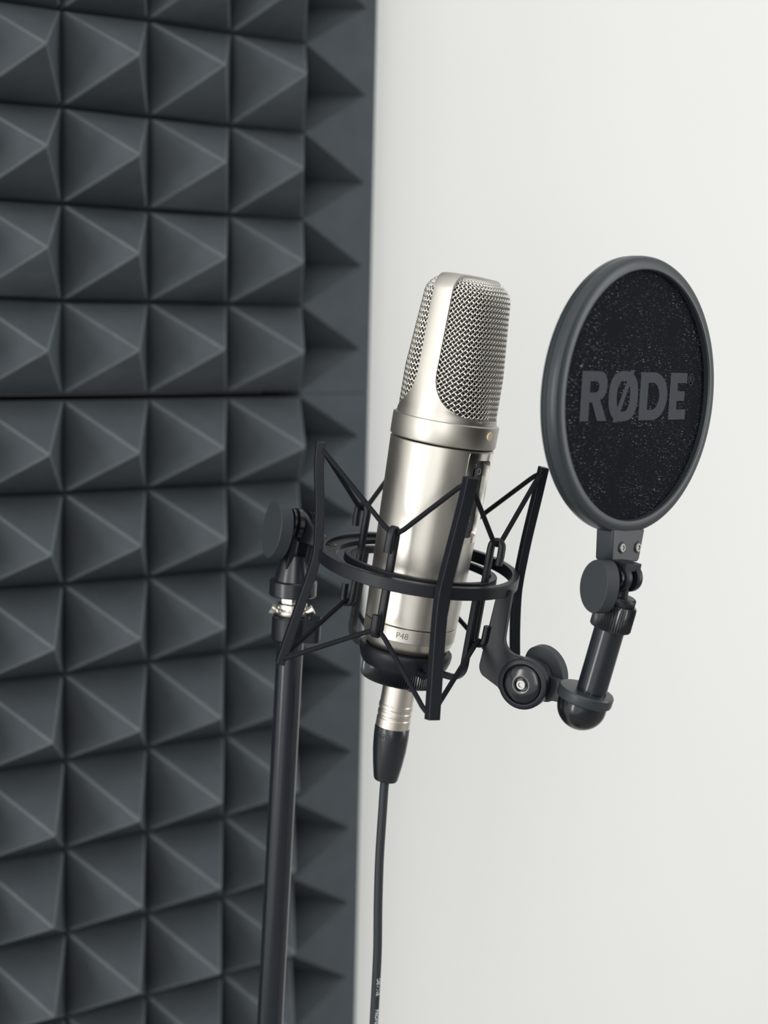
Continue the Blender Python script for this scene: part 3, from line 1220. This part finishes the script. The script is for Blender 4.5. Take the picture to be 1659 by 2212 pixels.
# pivot arm from the joint to the cup
m = MB()
poly = arc(JC[0], JC[1], 12.8, 30, 330, 30) + [(92.0, -118.4), (92.0, -108.4)]
m.prism(poly, -2.0, 2.0, bplane(-4.2))
parm = pb(m, 'pivot_arm', M_BLACK, bevel=0.5)
m = MB()
JB = basis(BN * JC[0] + Vector((0, 0, JC[1])) - BM * 6.5, BN, (0, 0, 1), BM)
m.lathe([(11.5, -2.0), (12.4, -1.4), (12.4, -.3), (11.5, .2)], JB, 48)
m.lathe([(5, -8), (5, -1)], JB, 32)
pb(m, 'joint_washer', M_GLOSS, parm, angle=40)
m = MB()
KM = basis(BN * (JC[0] + 3.5) + Vector((0, 0, JC[1] + 3.5)) - BM * 15.5, BN, (0, 0, 1), BM) @ Matrix.Rotation(R(28), 4, 'Z') @ Matrix.Rotation(R(180), 4, 'Z')
paddle(m, KM, 12.0, 14.8, 9.0)
pb(m, 'thumb_knob', M_KNOB, parm, bevel=0.6)

# ================================================================== CABLE
O_CB = (0.0554, -0.3045, 0.0)
cb = world_thing('microphone_cable', 'black microphone cable with nickel plug and black boot, hanging straight down from the microphone', 'cable', O_CB)


def cbuild(m, name, material, parent=cb, **k):
    ob = m.build(name, material, parent, O_CB, scale=1.0, **k)
    return ob


RMM = RIG @ Matrix.Scale(0.001, 4)
m = MB()
m.lathe([(4, -117.5), (8.6, -117.5), (8.9, -131), (8.95, -143.8), (9.25, -144.3), (9.25, -146.2), (8.95, -146.6), (8.95, -147.8), (9.25, -148.3), (9.25, -150.0), (9.0, -150.4), (9.0, -151.6), (9.3, -152.1), (9.3, -156.6), (8.6, -157.0), (4, -157)], RMM, 64)
shell = cbuild(m, 'connector_shell', M_SHELL, angle=30)
shell['label'] = 'satin nickel plug barrel with three grooves'
m = MB()
m.tube([cyl(24, 9.2, -129), cyl(26, 10.2, -132.5), cyl(35, 10.0, -134.2), cyl(52, 9.8, -133.8), cyl(60, 9.4, -130.0)], 0.35, 8, False, RMM)
cbuild(m, 'latch_wire', M_GLOSS, shell)
m = MB()
m.lathe([(4, -156.6), (9.1, -156.7), (9.5, -157.6), (9.5, -163), (9.1, -170), (8.1, -178), (6.7, -186.2), (6.2, -187.2), (5.2, -187.6), (2, -187.6)], RMM @ Matrix(((1, 0, -1.3 / 30, -1.3 * 157 / 30), (0, 1, 0, 0), (0, 0, 1, 0), (0, 0, 0, 1))), 56)
boot = cbuild(m, 'strain_relief_boot', M_RUBBER, angle=35)
v_, f_ = text_mesh('DEVI', 4.0, 0.03, 1.05)
m = MB()
m.add([cyl(-30 - math.degrees(x / 9.5), 9.55 + z, -160.6 - y) for x, y, z in v_], f_, RMM)
cbuild(m, 'moulded_lettering', M_DARKTXT, boot, smooth=False)
cpts = [RMM @ Vector((1.2, 0, -184)), RMM @ Vector((1.2, 0, -190)), (0.0569, -0.3055, 1.0398), (0.0561, -0.3050, 1.0161), (0.0559, -0.3049, 0.9896), (0.0561, -0.3051, 0.9629), (0.0558, -0.3048, 0.9413),
        (0.0552, -0.3045, 0.919), (0.054, -0.304, 0.87), (0.055, -0.306, 0.6), (0.056, -0.31, 0.3), (0.05, -0.33, 0.10), (0.03, -0.37, 0.02), (-0.02, -0.43, 0.0027), (-0.12, -0.47, 0.0027), (-0.25, -0.46, 0.0027), (-0.40, -0.50, 0.0027)]
cl = catmull(cpts, 10)
m = MB()
m.tube(cl, 0.00247, 16)
cj = cbuild(m, 'cable_jacket', M_CABLE, angle=180)
# white print running down the jacket
camdir = Vector((-0.3901, -0.9414, 1.3108))


def print_on_cable(body_t, z_start, size):
    v2, f2 = text_mesh(body_t, size, 0.0, 1.0)
    xs = [v[0] for v in v2]
    x0, x1 = min(xs), max(xs)
    out_ = []
    for x, y, z in v2:
        zz = z_start - (x - x0)
        # axis point at that height
        p = None
        for i in range(len(cl) - 1):
            if cl[i].z >= zz > cl[i + 1].z:
                t = (cl[i].z - zz) / (cl[i].z - cl[i + 1].z)
                p = cl[i].lerp(cl[i + 1], t)
                break
        tocam = (camdir - p)
        base_a = math.atan2(-0.637, -0.33) + R(24)   # printed line faces the room, a little to the right
        a = base_a + y / 0.00252
        out_.append((p.x + 0.00252 * math.cos(a), p.y + 0.00252 * math.sin(a), zz))
    return out_, f2


m = MB()
for t_, z_, s_ in (('DEVINE', 0.9465, 0.0030), ('PROFESSIONAL', 0.9285, 0.0030)):
    v2, f2 = print_on_cable(t_, z_, s_)
    m.add(v2, f2)
cbuild(m, 'printed_lettering', M_PRINT, cj, smooth=False)

# ================================================================== STAND
FLOOR_P = Vector((-0.0019, -0.2222, 0.0))
st = world_thing('microphone_stand', 'black tubular microphone stand with bright wing nut, in front of the foam pyramids', 'microphone stand', FLOOR_P)


def stb(m, name, material=M_POLE, parent=st, **k):
    return m.build(name, material, parent, tuple(FLOOR_P), scale=1.0, **k)


def pole_at(z):
    return Vector((0.0322, -0.2458, 1.1128)) + PD * ((z - 1.1128) / PD.z)


m = MB()
m.tube([pole_at(0.02), pole_at(1.136)], 0.0075, 48)
stb(m, 'pole')
m = MB()
m.lathe([(0.01, 0.0), (0.135, 0.0), (0.14, 0.004), (0.14, 0.012), (0.13, 0.02), (0.03, 0.03), (0.014, 0.06), (0.008, 0.062)], Matrix.Translation(FLOOR_P), 72)
stb(m, 'round_base', M_BLACK, angle=35)
MMF = axis_frame(pole_at(1.1290), PD)
m = MB()
m.lathe([(.006, -.001), (.0098, -.001), (.0108, .0), (.0108, .0118), (.0102, .0128), (.005, .0128)], MMF, 64)
m.prism(rrect(.004, -.0075, .0166, .0075, .003), -.001, .0118, basis(pole_at(1.1290), Vector((.82, -.57, 0)), Vector((.57, .82, 0)), PD))
cl_ = stb(m, 'clutch', M_BLACK, bevel=0.0004)
m = MB()
m.lathe([(.003, .0128), (.0056, .0128), (.0056, .026), (.003, .026)], MMF, 40)
thr = stb(m, 'thread', M_SILVER, angle=40)
m = MB()
m.lathe([(.003, .0131), (.0078, .0131), (.0082, .0136), (.0082, .0158), (.0074, .0164), (.003, .0164)], MMF, 48)
XR = Vector((.82, -.57, 0))
for s in (-1, 1):
    c0 = pole_at(1.1290 + .0150)
    m.tube([c0 + XR * (.0072 * s), c0 + XR * (.0095 * s) + PD * .0005, c0 + XR * (.0118 * s) + PD * .0018], lambda t: .0016 + .0012 * t, 16)
wg = stb(m, 'wing_nut', M_SILVER, angle=40)
wg['label'] = 'bright wing nut'
m = MB()
m.lathe([(.003, .0172), (.0078, .0172), (.0084, .0177), (.0084, .0200), (.0076, .0206), (.003, .0206)], MMF, 48)
m.lathe([(.003, .0206), (.0064, .0206), (.0066, .0211), (.0066, .0236), (.003, .0238)], MMF, 6)
stb(m, 'thread_adapter', M_SILVER, angle=40)
